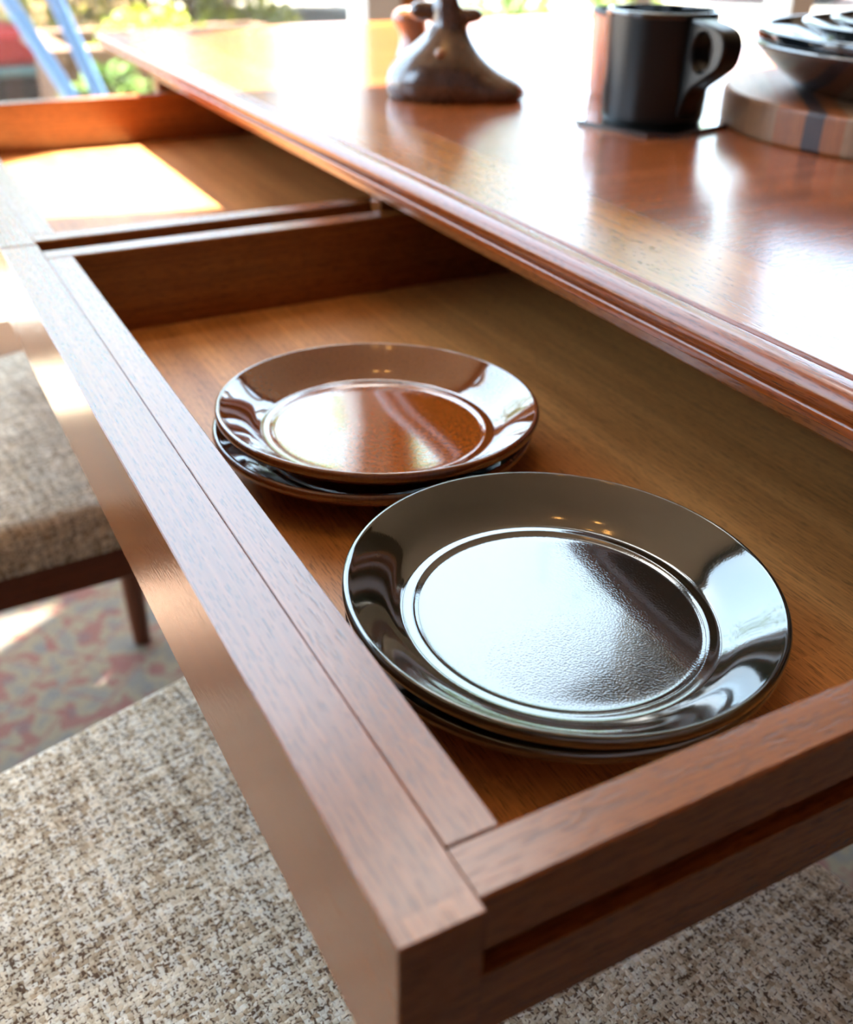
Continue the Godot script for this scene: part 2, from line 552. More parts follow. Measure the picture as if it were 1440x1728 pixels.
# ================================================================ room
const WZ := -2.15      # inner face of the window wall
const CEIL := 3.22
func build_room() -> void:
	var st := mb()
	box(st, Vector3(-3.4, -0.12, WZ - 0.14), Vector3(4.6, 0.0, 4.0), 0.002, 2)
	struct("floor", st, M.floor)
	# ceiling with the skylight hole cut out of it
	var ceil := CSGBox3D.new()
	ceil.name = "ceiling"
	ceil.size = Vector3(8.0, 0.14, 6.3)
	ceil.position = Vector3(0.6, CEIL + 0.07, 0.9)
	ceil.material = M.ceiling
	var hole := CSGPolygon3D.new()
	hole.name = "skylight_hole"
	hole.operation = CSGShape3D.OPERATION_SUBTRACTION
	hole.mode = CSGPolygon3D.MODE_DEPTH
	hole.depth = 0.6
	# polygon drawn in (x, z), laid flat
	hole.polygon = PackedVector2Array([sky_near(0.15), sky_near(1.45), Vector2(1.45, WZ + 0.04), Vector2(0.15, WZ + 0.04)])
	hole.transform = Transform3D(Basis(Vector3(1, 0, 0), Vector3(0, 0, 1), Vector3(0, -1, 0)), Vector3(-0.6, -0.3, -0.9))
	ceil.add_child(hole)
	ceil.set_meta("kind", "structure")
	add_child(ceil)
	# skylight glass and its slanting beam
	var roof := Node3D.new()
	roof.name = "window_2"
	roof.set_meta("kind", "structure")
	add_child(roof)
	st = mb()
	box(st, Vector3(0.10, CEIL + 0.142, WZ + 0.02), Vector3(1.50, CEIL + 0.150, -1.30), 0.001, 0)
	obj("pane", st, M.glass, roof)
	st = mb()
	var ang := atan(0.62)
	box(st, Vector3(-0.56, CEIL + 0.01, -0.083), Vector3(0.92, CEIL + 0.138, 0.083), 0.003, 0, Vector2.ZERO, Transform3D(Basis(Vector3.UP, ang), Vector3(0.69, 0, -1.982)))
	obj("beam", st, M.white, roof)
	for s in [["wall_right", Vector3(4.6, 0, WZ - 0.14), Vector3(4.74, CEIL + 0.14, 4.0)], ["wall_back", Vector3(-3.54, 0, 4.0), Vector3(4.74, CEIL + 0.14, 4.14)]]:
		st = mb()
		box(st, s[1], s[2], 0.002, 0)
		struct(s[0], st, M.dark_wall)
	st = mb()
	box(st, Vector3(-3.4, 3.08, WZ - 0.14), Vector3(4.6, CEIL + 0.14, WZ), 0.002, 0)
	struct("wall_far", st, M.wall)
	# glazed shop front: posts, sill, panes
	var win := Node3D.new()
	win.name = "window_1"
	win.set_meta("kind", "structure")
	add_child(win)
	var posts := [-3.35, -2.05, -0.75, 1.050, 2.35, 3.5, 4.55]
	for x in posts:
		st = mb()
		box(st, Vector3(x - 0.045, 0.0, WZ - 0.12), Vector3(x + 0.045, 3.08, WZ - 0.02), 0.003, 1)
		obj("post", st, M.white, win)
	st = mb()
	box(st, Vector3(-3.4, 0.0, WZ - 0.12), Vector3(4.6, 0.10, WZ - 0.02), 0.003, 0)
	obj("sill", st, M.white, win)
	for k in posts.size() - 1:
		st = mb()
		box(st, Vector3(posts[k] + 0.045, 0.10, WZ - 0.075), Vector3(posts[k + 1] - 0.045, 3.08, WZ - 0.067), 0.0005, 0)
		obj("pane", st, M.glass, win)
	# sunlit timber door post beside the white one
	st = mb()
	box(st, Vector3(1.098, 0.0, WZ - 0.13), Vector3(1.160, 3.08, WZ - 0.02), 0.003, 1)
	struct("trim_1", st, M.oak_frame)
	# left wall with a wide side window
	st = mb()
	var lz0 := -1.9
	var lz1 := -0.1
	box(st, Vector3(-3.54, 0, WZ - 0.14), Vector3(-3.4, CEIL + 0.14, lz0), 0.001, 1)
	box(st, Vector3(-3.54, 0, lz1), Vector3(-3.4, CEIL + 0.14, 4.0), 0.001, 1)
	box(st, Vector3(-3.54, 0, lz0), Vector3(-3.4, 0.6, lz1), 0.001, 1)
	box(st, Vector3(-3.54, 2.7, lz0), Vector3(-3.4, CEIL + 0.14, lz1), 0.001, 1)
	struct("wall_left", st, M.wall)
	var side := Node3D.new()
	side.name = "window_3"
	side.set_meta("kind", "structure")
	add_child(side)
	for z in [lz0 + 0.03, (lz0 + lz1) / 2.0, lz1 - 0.03]:
		st = mb()
		box(st, Vector3(-3.50, 0.6, z - 0.03), Vector3(-3.43, 2.7, z + 0.03), 0.002, 1)
		obj("post", st, M.white, side)
	for y in [0.63, 2.67]:
		st = mb()
		box(st, Vector3(-3.50, y - 0.03, lz0 + 0.06), Vector3(-3.43, y + 0.03, lz1 - 0.06), 0.002, 2)
		obj("rail", st, M.white, side)
	st = mb()
	box(st, Vector3(-3.47, 0.66, lz0 + 0.06), Vector3(-3.462, 2.64, lz1 - 0.06), 0.0005, 2)
	obj("pane", st, M.glass, side)
	# tall dark cupboard at the back of the room: it keeps the light off whatever faces away from the windows
	var cb := thing("cupboard", "tall dark wooden cupboard standing at the back of the room", "cupboard", Vector3(0.1, 0, 1.35))
	st = mb()
	box(st, Vector3(-1.5, 0.06, -0.25), Vector3(1.5, 2.5, 0.25), 0.004, 1)
	obj("carcass", st, M.cupboard, cb)
	st = mb()
	box(st, Vector3(-1.47, 0.0, -0.21), Vector3(1.47, 0.06, 0.23), 0.002, 0)
	obj("plinth", st, M.cupboard, cb)
	for k in 4:
		st = mb()
		box(st, Vector3(-1.49 + k * 0.747, 0.08, -0.272), Vector3(-1.49 + k * 0.747 + 0.739, 2.48, -0.251), 0.003, 1)
		var dd := obj("door", st, M.cupboard, cb)
		st = mb()
		var hx: float = -1.49 + k * 0.747 + (0.69 if k % 2 == 0 else 0.05)
		tube(st, [Vector3(hx, 1.05, -0.29), Vector3(hx, 1.20, -0.29)], [0.006, 0.006], 10)
		obj("handle", st, M.brass, dd)
	# rug
	st = mb()
	box(st, Vector3(-1.3, 0.0, -1.75), Vector3(1.9, 0.009, 1.0), 0.003, 0, Vector2.ZERO)
	tag(obj("rug", st, M.rug), "faded grey rug with red and blue woven pattern under the table and chairs", "rug")
	# warm bulbs hanging over the drawers; the plates mirror them as gold specks
	var spots := [Vector3(0.10, 2.55, -0.42), Vector3(0.24, 2.65, -0.36), Vector3(0.30, 2.60, 0.02), Vector3(-0.05, 2.60, -0.16)]
	var which := ["above the brown plates, on the chair side", "above the brown plates, on the table side", "above the near end of the table", "above the front of the near drawer"]
	for k in spots.size():
		var o := thing("pendant_bulb", "small warm pendant bulb on a black cord " + which[k], "lamp", spots[k], 0.0, "warm pendant bulbs over the drawers")
		st = mb()
		tube(st, [Vector3(0, 0.06, 0), Vector3(0, CEIL - spots[k].y, 0)], [0.003, 0.003], 6)
		obj("cord", st, M.black, o)
		st = mb()
		lathe(st, smooth([Vector2(0.0, 0.065), Vector2(0.014, 0.063), Vector2(0.016, 0.04), Vector2(0.015, 0.025)], 3), 20, Vector3.ZERO, 0.0, true)
		obj("socket", st, M.brass, o)
		st = mb()
		lathe(st, smooth([Vector2(0.0, -0.035), Vector2(0.018, -0.030), Vector2(0.030, -0.008), Vector2(0.024, 0.014), Vector2(0.013, 0.03), Vector2(0.0, 0.034)], 4), 24)
		obj("bulb", st, M.bulb, o)
		var l := OmniLight3D.new()
		l.name = "bulb_glow"
		l.light_color = Color(1.0, 0.72, 0.38)
		l.light_energy = 0.06
		l.light_size = 0.03
		l.omni_range = 12.0
		l.omni_attenuation = 2.0
		l.shadow_enabled = true
		o.add_child(l)

func sky_near(x: float) -> Vector2:
	return Vector2(x, -1.533 + (x - 0.745) * 0.2)

# ================================================================ table
func build_table() -> void:
	var t := thing("dining_table", "reddish brown wooden dining table with moulded edge and two drawers pulled out", "table")
	var st := mb()
	# field and mitred border bands of the top
	var e := 0.0145
	var x0 := TX + e
	var x1 := TRIGHT - e
	var z0 := TFAR + e
	var z1 := TNEAR - e
	var w := 0.070
	var y := TOP
	var yb := TOP - 0.017
	box(st, Vector3(x0 + w, yb, z0 + w), Vector3(x1 - w, y, z1 - w), 0.0003, 0)
	obj("tabletop_field", st, M.field, t)
	var corners := [Vector2(x0, z0), Vector2(x1, z0), Vector2(x1, z1), Vector2(x0, z1)]
	var inner := [Vector2(x0 + w, z0 + w), Vector2(x1 - w, z0 + w), Vector2(x1 - w, z1 - w), Vector2(x0 + w, z1 - w)]
	for k in 4:
		var m := (k + 1) % 4
		st = mb()
		var g := 0 if k % 2 == 0 else 2
		var P := [Vector3(corners[k].x, y, corners[k].y), Vector3(corners[m].x, y, corners[m].y), Vector3(inner[m].x, y, inner[m].y), Vector3(inner[k].x, y, inner[k].y)]
		var off := Vector2(rng.randf() * 0.1, rng.randf())
		flat_quad(st, P, Vector3.UP, g, off)
		var B := []
		for p in P: B.append(Vector3(p.x, yb, p.z))
		flat_quad(st, B, Vector3.DOWN, g, off)
		for q in 4:
			var r := (q + 1) % 4
			var d: Vector3 = P[r] - P[q]
			var n := Vector3(d.z, 0, -d.x).normalized()
			if n.dot(P[q] - (P[0] + P[1] + P[2] + P[3]) / 4.0) < 0.0: n = -n
			flat_quad(st, [P[q], P[r], B[r], B[q]], n, g, off)
		obj("border_band", st, M.band, t)
	# moulded edge: lower fillet, groove, thumb round, quirk; swept round the four sides with mitres
	var prof := PackedVector2Array([Vector2(0.0200, 0.0), Vector2(0.0030, 0.0), Vector2(0.0022, 0.0006), Vector2(0.0020, 0.0040), Vector2(0.0026, 0.0052), Vector2(0.0042, 0.0056), Vector2(0.0042, 0.0060), Vector2(0.0018, 0.0066)])
	for k in 9:
		var a := PI * (-0.30 + 0.80 * k / 8.0)
		prof.append(Vector2(0.0068 - 0.0068 * cos(a), 0.0116 + 0.0062 * sin(a)))
	prof.append_array([Vector2(0.0100, 0.0181), Vector2(0.0122, 0.0180), Vector2(0.0126, 0.0174), Vector2(0.0132, 0.0174), Vector2(0.0136, 0.0186), Vector2(0.0145, 0.0190), Vector2(0.0200, 0.0185)])
	var outer := [Vector2(TX, TFAR), Vector2(TRIGHT, TFAR), Vector2(TRIGHT, TNEAR), Vector2(TX, TNEAR)]
	for k in 4:
		var m := (k + 1) % 4
		var a: Vector2 = outer[k]
		var b: Vector2 = outer[m]
		var dir := (b - a).normalized()
		var inn := Vector2(-dir.y, dir.x)
		st = mb()
		var off2 := Vector2(rng.randf() * 0.1, rng.randf())
		var n := prof.size()
		var run := 0.0
		for i in n - 1:
			var seg := (prof[i + 1] - prof[i]).length()
			var nrm := []
			for q in [i, i + 1]:
				var tt := (prof[min(q + 1, n - 1)] - prof[max(q - 1, 0)]).normalized()
				var ff := (prof[i + 1] - prof[i]).normalized()
				var use := tt if tt.dot(ff) > 0.86 else ff
				var n2 := Vector2(-use.y, use.x)    # path runs from the underside round the outside to the top
				nrm.append((Vector3(inn.x, 0, inn.y) * n2.x + Vector3.UP * n2.y).normalized())
			var p := []
			for q in [[a, i, 1.0], [b, i, -1.0], [b, i + 1, -1.0], [a, i + 1, 1.0]]:
				var d2: float = prof[q[1]].x
				var c2: Vector2 = q[0] + inn * d2 + dir * d2 * q[2]
				p.append(Vector3(c2.x, TOP - 0.019 + prof[q[1]].y, c2.y))
			var L := (b - a).length()
			var uv := [Vector2(0, run) + off2, Vector2(L, run) + off2, Vector2(L, run + seg) + off2, Vector2(0, run + seg) + off2]
			quad(st, p, [nrm[0], nrm[0], nrm[1], nrm[1]], uv)
			run += seg
		obj("edge_moulding", st, M.moulding, t)
	# case under the top: ends, back, bottom rail, middle rail between the drawers, legs
	var cx0 := 0.268
	var cx1 := 0.90
	var top := TOP - 0.0188
	for z in [[-1.206, -1.186], [0.012, 0.032]]:
		st = mb()
		box(st, Vector3(cx0, RIM - 0.095, z[0]), Vector3(cx1, top, z[1]), 0.0015, 0)
		obj("end_panel", st, M.drawer, t)
	st = mb()
	box(st, Vector3(cx1 - 0.02, RIM - 0.095, -1.186), Vector3(cx1, top, 0.012), 0.0015, 2)
	obj("back_panel", st, M.drawer, t)
	st = mb()
	box(st, Vector3(cx0, RIM + 0.006, -1.186), Vector3(cx0 + 0.03, top, 0.012), 0.0015, 2)
	obj("front_rail", st, M.drawer, t)
	st = mb()
	box(st, Vector3(cx0, RIM - 0.095, -1.186), Vector3(cx1 - 0.02, RIM - 0.083, 0.012), 0.001, 2)
	obj("case_bottom", st, M.drawer, t)
	st = mb()
	box(st, Vector3(cx0, RIM - 0.083, -0.583), Vector3(cx1 - 0.02, RIM + 0.006, -0.567), 0.001, 0)
	obj("case_divider", st, M.drawer, t)
	for p in [Vector2(0.37, -1.17), Vector2(0.87, -1.17), Vector2(0.37, 0.0), Vector2(0.87, 0.0)]:
		st = mb()
		tube(st, [Vector3(p.x, RIM - 0.095, p.y), Vector3(p.x, 0.35, p.y), Vector3(p.x, 0.0092, p.y)], [0.028, 0.024, 0.017], 24)
		obj("leg", st, M.chair_wood, t)
	# drawers, drawn in their closed plane: front panel, box front, two sides, back, bottom
	for d in [[0.0, -0.580, -0.0034, -0.0207, -0.5454, -0.563, "front drawer", 0.0], [-0.5815, -1.1585, -0.587, -0.6045, -1.130, -1.1475, "rear drawer", 0.004]]:
		st = mb()
		var fl: float = RIM - 0.0556 + d[7]
		box(st, Vector3(0.037, fl - 0.005, d[4] - 0.006), Vector3(0.455, fl, d[3] + 0.006), 0.0003, 2)
		var dr := obj("drawer", st, M.drawer_floor, t)
		st = mb()
		box(st, Vector3(0.0, RIM - 0.0645, d[1]), Vector3(0.0231, RIM, d[0]), 0.0005, 2)
		obj("front_panel", st, M.drawer, dr)
		st = mb()
		box(st, Vector3(0.0232, RIM - 0.0600, d[4]), Vector3(0.0390, RIM - 0.0001, d[3]), 0.0004, 2)
		obj("inner_front", st, M.drawer, dr)
		for s in [[d[3], d[2], true], [d[5], d[4], false]]:
			st = mb()
			drawer_side(st, 0.0232, 0.46, s[0], s[1], s[2])
			obj("drawer_side", st, M.drawer, dr)
		st = mb()
		box(st, Vector3(0.445, RIM - 0.054, d[4]), Vector3(0.46, RIM - 0.004, d[3]), 0.0005, 2)
		obj("drawer_back", st, M.drawer, dr)

# a drawer side with the runner groove milled along its outer face
func drawer_side(st: SurfaceTool, x0: float, x1: float, z0: float, z1: float, outer_near: bool) -> void:
	var lo := -0.0555
	var out := []
	var b := 0.0009
	var zo := z1 if outer_near else z0
	var zi := z0 if outer_near else z1
	var s := 1.0 if outer_near else -1.0
	var gd := 0.0055 * s
	out = [Vector2(zi, lo), Vector2(zi, -b), Vector2(zi + b * s, 0.0), Vector2(zo - b * s, 0.0), Vector2(zo, -b), Vector2(zo, -0.0197), Vector2(zo - gd, -0.0200), Vector2(zo - gd, -0.0300), Vector2(zo, -0.0304), Vector2(zo, lo)]
	var off := Vector2(rng.randf() * 0.1, rng.randf())
	var n := out.size()
	var run := 0.0
	for i in n:
		var p0: Vector2 = out[i]
		var p1: Vector2 = out[(i + 1) % n]
		var t := (p1 - p0).normalized()
		var nn := Vector3(0, -t.x, t.y) * -s
		var a := Vector3(x0, RIM + p0.y, p0.x)
		var c := Vector3(x1, RIM + p0.y, p0.x)
		var e := Vector3(x1, RIM + p1.y, p1.x)
		var f := Vector3(x0, RIM + p1.y, p1.x)
		var L := (p1 - p0).length()
		quad(st, [a, c, e, f], [nn, nn, nn, nn], [Vector2(x0, run) + off, Vector2(x1, run) + off, Vector2(x1, run + L) + off, Vector2(x0, run + L) + off])
		run += L
	var poly := PackedVector2Array(out)
	var ids := Geometry2D.triangulate_polygon(poly)
	for e2 in [[x0, -1.0], [x1, 1.0]]:
		for k in range(0, ids.size(), 3):
			var q := []
			for m in 3: q.append(Vector3(e2[0], RIM + poly[ids[k + m]].y, poly[ids[k + m]].x))
			var nx := Vector3(e2[1], 0, 0)
			tri(st, q[0], q[1], q[2], nx, nx, nx, Vector2(q[0].y, q[0].z), Vector2(q[1].y, q[1].z), Vector2(q[2].y, q[2].z))

# ================================================================ chairs
func seat_outline(front: float, rear: float, depth: float, r: float) -> PackedVector2Array:
	# x = towards the table (front edge at x = 0), z across
	var c := [Vector2(0, -front / 2), Vector2(0, front / 2), Vector2(-depth, rear / 2), Vector2(-depth, -rear / 2)]
	var rr := [r, r, r * 1.8, r * 1.8]
	var out := PackedVector2Array()
	for k in 4:
		var p: Vector2 = c[k]
		var a: Vector2 = (c[(k + 3) % 4] - p).normalized()
		var b: Vector2 = (c[(k + 1) % 4] - p).normalized()
		for m in 9:
			var t := m / 8.0
			var s0: Vector2 = p + a * rr[k]
			var s1: Vector2 = p + b * rr[k]
			out.append(s0.lerp(p, t).lerp(p.lerp(s1, t), t))
	# fill the straight runs so that the cushion bends evenly
	var full := PackedVector2Array()
	for i in out.size():
		var p0 := out[i]
		var p1 := out[(i + 1) % out.size()]
		var m: int = max(1, int(p0.distance_to(p1) / 0.025))
		for k in m: full.append(p0.lerp(p1, float(k) / m))
	return full

func cushion(st: SurfaceTool, poly: PackedVector2Array, y0: float, y1: float) -> void:
	var c := Vector2.ZERO
	for p in poly: c += p
	c /= poly.size()
	# rings: (inset in metres, height, arc length for the cloth)
	var r := 0.018
	var H := y1 - y0
	var rings := []
	for k in 10:
		var t := k / 9.0
		rings.append([1.0 - t, y1 + 0.010 * (1.0 - t * t), 0.0])
	var arc := 0.0
	for k in range(1, 7):
		var a := PI / 2 * k / 6.0
		rings.append([-1.0, y1 - r + r * cos(a), sin(a)])
	rings.append([-1.0, y0 + 0.008, 1.0])
	rings.append([-1.0, y0, 0.9])
	rings.append([-1.0, y0, 0.2])
	var n := poly.size()
	var pos := []
	var uv := []
	for q in rings.size():
		var row := []
		var ru := []
		for i in n:
			var d := poly[i] - c
			var l := d.length()
			var p: Vector2
			if q < 10: p = c + d * ((l - r) / l) * (1.0 - rings[q][0])
			else: p = c + d * ((l - r + r * rings[q][2]) / l)
			row.append(Vector3(p.x, rings[q][1], p.y))
			var extra: float = 0.0 if q < 10 else (y1 - rings[q][1]) * 1.0
			var u := p + d / l * extra
			ru.append(u)
		pos.append(row)
		uv.append(ru)
	var nor := []
	for q in rings.size():
		var row := []
		for i in n:
			var a: Vector3 = pos[min(q + 1, rings.size() - 1)][i] - pos[max(q - 1, 0)][i]
			var b: Vector3 = pos[q][(i + 1) % n] - pos[q][(i - 1 + n) % n]
			if q == 0: row.append(Vector3.UP)
			else:
				var m := a.cross(b).normalized()
				var outw := Vector3(poly[i].x - c.x, 0, poly[i].y - c.y).normalized()
				var want := Vector3.UP if q < 10 else outw if q < 17 else Vector3.DOWN
				row.append(m if m.dot(want) > 0.0 else -m)
		nor.append(row)
	for q in rings.size() - 1:
		for i in n:
			var j := (i + 1) % n
			if q == 0: tri(st, pos[0][i], pos[1][j], pos[1][i], nor[0][i], nor[1][j], nor[1][i], uv[0][i], uv[1][j], uv[1][i])
			else: quad(st, [pos[q][i], pos[q][j], pos[q + 1][j], pos[q + 1][i]], [nor[q][i], nor[q][j], nor[q + 1][j], nor[q + 1][i]], [uv[q][i], uv[q][j], uv[q + 1][j], uv[q + 1][i]])

func make_chair(label: String) -> Node3D:
	var o := thing("dining_chair", label, "chair", Vector3.ZERO, 0.0, "upholstered chairs along the drawer side of the table")
	var st := mb()
	var F := 0.50
	var B := 0.36
	var D := 0.46
	var top := RIM - 0.248
	cushion(st, seat_outline(F, B, D, 0.055), top - 0.045, top)
	obj("cushion", st, M.tweed, o)
	var a0 := top - 0.082
	var a1 := top - 0.046
	st = mb()
	box(st, Vector3(-0.05, a0, -F / 2 + 0.06), Vector3(-0.028, a1, F / 2 - 0.06), 0.002, 2)
	obj("front_apron", st, M.chair_wood, o)
	st = mb()
	box(st, Vector3(-D + 0.03, a0, -B / 2 + 0.04), Vector3(-D + 0.052, a1, B / 2 - 0.04), 0.002, 2)
	obj("rear_apron", st, M.chair_wood, o)
	for s in [-1.0, 1.0]:
		st = mb()
		var p0 := Vector3(-0.03, 0, s * (F / 2 - 0.025))
		var p1 := Vector3(-D + 0.03, 0, s * (B / 2 - 0.022))
		var mid := (p0 + p1) / 2.0
		var len := p0.distance_to(p1)
		var bs := Basis(Vector3.UP, atan2(-(p0 - p1).z, (p0 - p1).x))
		box(st, Vector3(-len / 2, a0, -0.011), Vector3(len / 2, a1, 0.011), 0.002, 0, Vector2.INF, Transform3D(bs, mid))
		obj("side_apron", st, M.chair_wood, o)
		st = mb()
		tube(st, [p0 + Vector3(0, a1, 0), p0 + Vector3(0, 0.2, 0), p0 + Vector3(0.005, 0.0, s * 0.006)], [0.020, 0.017, 0.012], 18)
		obj("leg", st, M.chair_wood, o)
		st = mb()
		tube(st, [p1 + Vector3(-0.05, 0, s * 0.006), p1 + Vector3(-0.01, 0.2, 0), p1 + Vector3(0, a1, 0), p1 + Vector3(-0.015, 0.62, 0), p1 + Vector3(-0.075, 0.86, -s * 0.004)], [0.012, 0.017, 0.021, 0.018, 0.013], 18)
		obj("rear_leg", st, M.chair_wood, o)
	for r in [[0.79, 0.075], [0.63, 0.045]]:
		st = mb()
		var pts := []
		for k in 9:
			var t := k / 8.0 * 2.0 - 1.0
			pts.append(Vector3(-D + 0.03 - 0.015 - (r[0] - 0.62) * 0.25 - 0.030 * (1.0 - t * t), r[0], t * (B / 2 - 0.02)))
		for k in 8:
			var p: Vector3 = pts[k]
			var q: Vector3 = pts[k + 1]
			var h := Vector3(0, r[1] / 2, 0)
			var n := Vector3(q.z - p.z, 0, p.x - q.x).normalized() * 0.008
			for sd in [1.0, -1.0]:
				var nn = n.normalized() * sd
				quad(st, [p + n * sd - h, q + n * sd - h, q + n * sd + h, p + n * sd + h], [nn, nn, nn, nn], [Vector2(p.z, 0), Vector2(q.z, 0), Vector2(q.z, r[1]), Vector2(p.z, r[1])])
				var un := Vector3(0, sd, 0)
				quad(st, [p + n + h * sd, q + n + h * sd, q - n + h * sd, p - n + h * sd], [un, un, un, un], [Vector2(p.z, 0), Vector2(q.z, 0), Vector2(q.z, 0.016), Vector2(p.z, 0.016)])
		obj("back_rail", st, M.chair_wood, o)
	return o

func build_chairs() -> void:
	var a := make_chair("chair with speckled beige tweed seat in the foreground beneath the near drawer")
	a.position = Vector3(0.290, 0.0108, -0.222)
	a.rotation.y = deg_to_rad(8.0)
	var b: Node3D = a.duplicate()
	b.name = numbered("dining_chair")
	add_child(b)
	b.set_meta("label", "chair with beige woven seat and dark rail beneath the far drawer, second from the camera")
	b.position = Vector3(0.180, 0.0108, -0.850)
	b.rotation.y = deg_to_rad(10.0)
	b.scale = Vector3(1, 1, 0.84)

# ================================================================ plates in the drawer
func plate(called: String, label: String, at: Vector3, R: float, tilt: Vector3, body: Material, well: Material, group: String) -> Node3D:
	var o := thing(called, label, "plate", at, 0.0, group)
	var n := tilt.normalized()
	var ax := Vector3.UP.cross(n)
	if ax.length() > 1e-5: o.quaternion = Quaternion(ax.normalized(), Vector3.UP.angle_to(n))
	var w := R * 0.685
	var st := mb()
	# underside, foot, rolled rim, sloping wall down to the ring round the well
	var pr := smooth([Vector2(R * 0.56, 0.0035), Vector2(R * 0.575, 0.0002), Vector2(R * 0.60, 0.0), Vector2(R * 0.625, 0.0030), Vector2(R * 0.78, 0.0075), Vector2(R * 0.93, 0.0140), Vector2(R * 0.985, 0.0172), Vector2(R, 0.0200), Vector2(R * 0.995, 0.0218), Vector2(R * 0.978, 0.0226), Vector2(R * 0.955, 0.0214), Vector2(R * 0.90, 0.0180), Vector2(R * 0.80, 0.0116), Vector2(R * 0.745, 0.0088), Vector2(R * 0.72, 0.0079), Vector2(w, 0.0077)], 5)
	lathe(st, pr, 128)
	obj("rim", st, body, o)
	st = mb()
	lathe(st, smooth([Vector2(w, 0.0077), Vector2(w * 0.985, 0.0076), Vector2(w * 0.96, 0.0070), Vector2(w * 0.90, 0.0066), Vector2(w * 0.6, 0.0063), Vector2(w * 0.3, 0.0062), Vector2(0.0, 0.0062)], 5), 128)
	obj("well", st, well, o)
	st = mb()
	lathe(st, smooth([Vector2(0.0, 0.0030), Vector2(R * 0.3, 0.0030), Vector2(R * 0.56, 0.0035)], 3), 64)
	obj("base", st, body, o)
	return o

func build_drawer_plates() -> void:
	var fl := RIM - 0.0555
	var step := 0.0098
	plate("brown_plate", "glossy amber brown plate at the bottom of the brown stack", Vector3(0.140, fl, -0.309), 0.0835, Vector3.UP, M.brown_glaze, M.brown_well, "brown plates stacked in the drawer")
	plate("brown_plate", "glossy amber brown plate on top of the brown stack", Vector3(0.142, fl + step, -0.308), 0.0838, Vector3(0.022, 1, -0.012), M.brown_glaze, M.brown_well, "brown plates stacked in the drawer")
	plate("green_plate", "dark green glazed plate at the bottom of the green stack", Vector3(0.137, fl, -0.1305), 0.0850, Vector3.UP, M.green_glaze, M.green_well, "dark green plates stacked in the drawer")
	plate("green_plate", "dark green glazed plate with pebbled shiny well on top of the green stack", Vector3(0.135, fl + step, -0.1295), 0.0853, Vector3(0.028, 1, 0.028), M.green_glaze, M.green_well, "dark green plates stacked in the drawer")

# ================================================================ on the table top
func mug(called: String, label: String, at: Vector3, turn: float, rb: float, rt: float, h: float, body: Material, rim: Material) -> Node3D:
	var o := thing(called, label, "mug", at, turn)
	var st := mb()
	lathe(st, smooth([Vector2(0, 0.001), Vector2(rb * 0.88, 0.001), Vector2(rb * 0.94, 0.0), Vector2(rb * 0.985, 0.003), Vector2(rb, 0.008), Vector2(lerpf(rb, rt, 0.4), h * 0.4), Vector2(lerpf(rb, rt, 0.8), h * 0.8), Vector2(rt, h - 0.004)], 5), 96)
	obj("body", st, body, o)
	st = mb()
	lathe(st, smooth([Vector2(rt, h - 0.004), Vector2(rt + 0.0002, h - 0.0015), Vector2(rt - 0.0016, h), Vector2(rt - 0.0036, h - 0.0015), Vector2(rt - 0.0042, h - 0.006), Vector2(rb - 0.0042, 0.012), Vector2(rb - 0.010, 0.005), Vector2(0, 0.0045)], 6), 96)
	obj("lip", st, rim, o)
	# tab handle with a finger hole, set out along +x
	st = mb()
	var r0: float = rt - 0.002
	var edge := smooth([Vector2(r0 - 0.002, h - 0.003), Vector2(r0 + 0.018, h - 0.0045), Vector2(r0 + 0.034, h - 0.008), Vector2(r0 + 0.0405, h - 0.015), Vector2(r0 + 0.041, h - 0.024), Vector2(r0 + 0.037, h - 0.034), Vector2(r0 + 0.024, h - 0.043), Vector2(r0 + 0.012, h - 0.051), Vector2(r0 + 0.006, h - 0.060), Vector2(r0 + 0.002, h - 0.072), Vector2(r0 - 0.004, h - 0.074)], 4)
	var hole := PackedVector2Array()
	for k in 28: hole.append(Vector2(r0 + 0.0180 + 0.0100 * cos(TAU * k / 28.0), h - 0.0245 + 0.0130 * sin(TAU * k / 28.0)))
	extrude(st, edge, -0.0092, 0.0092, hole, 0.0022)
	obj("handle", st, body, o)
	return o

func bowl_prof(r: float, h: float, base: float, wall := 0.004) -> PackedVector2Array:
	return smooth([Vector2(0, 0.002), Vector2(base * 0.9, 0.002), Vector2(base, 0.0), Vector2(base * 1.06, 0.003), Vector2(lerpf(base, r, 0.45), h * 0.32), Vector2(lerpf(base, r, 0.8), h * 0.68), Vector2(r, h - 0.003), Vector2(r + 0.0003, h - 0.001), Vector2(r - 0.002, h), Vector2(r - wall, h - 0.003), Vector2(lerpf(base, r, 0.72), h * 0.68), Vector2(lerpf(base, r, 0.3), h * 0.34), Vector2(base * 0.6, wall + 0.003), Vector2(0, wall + 0.002)], 4)

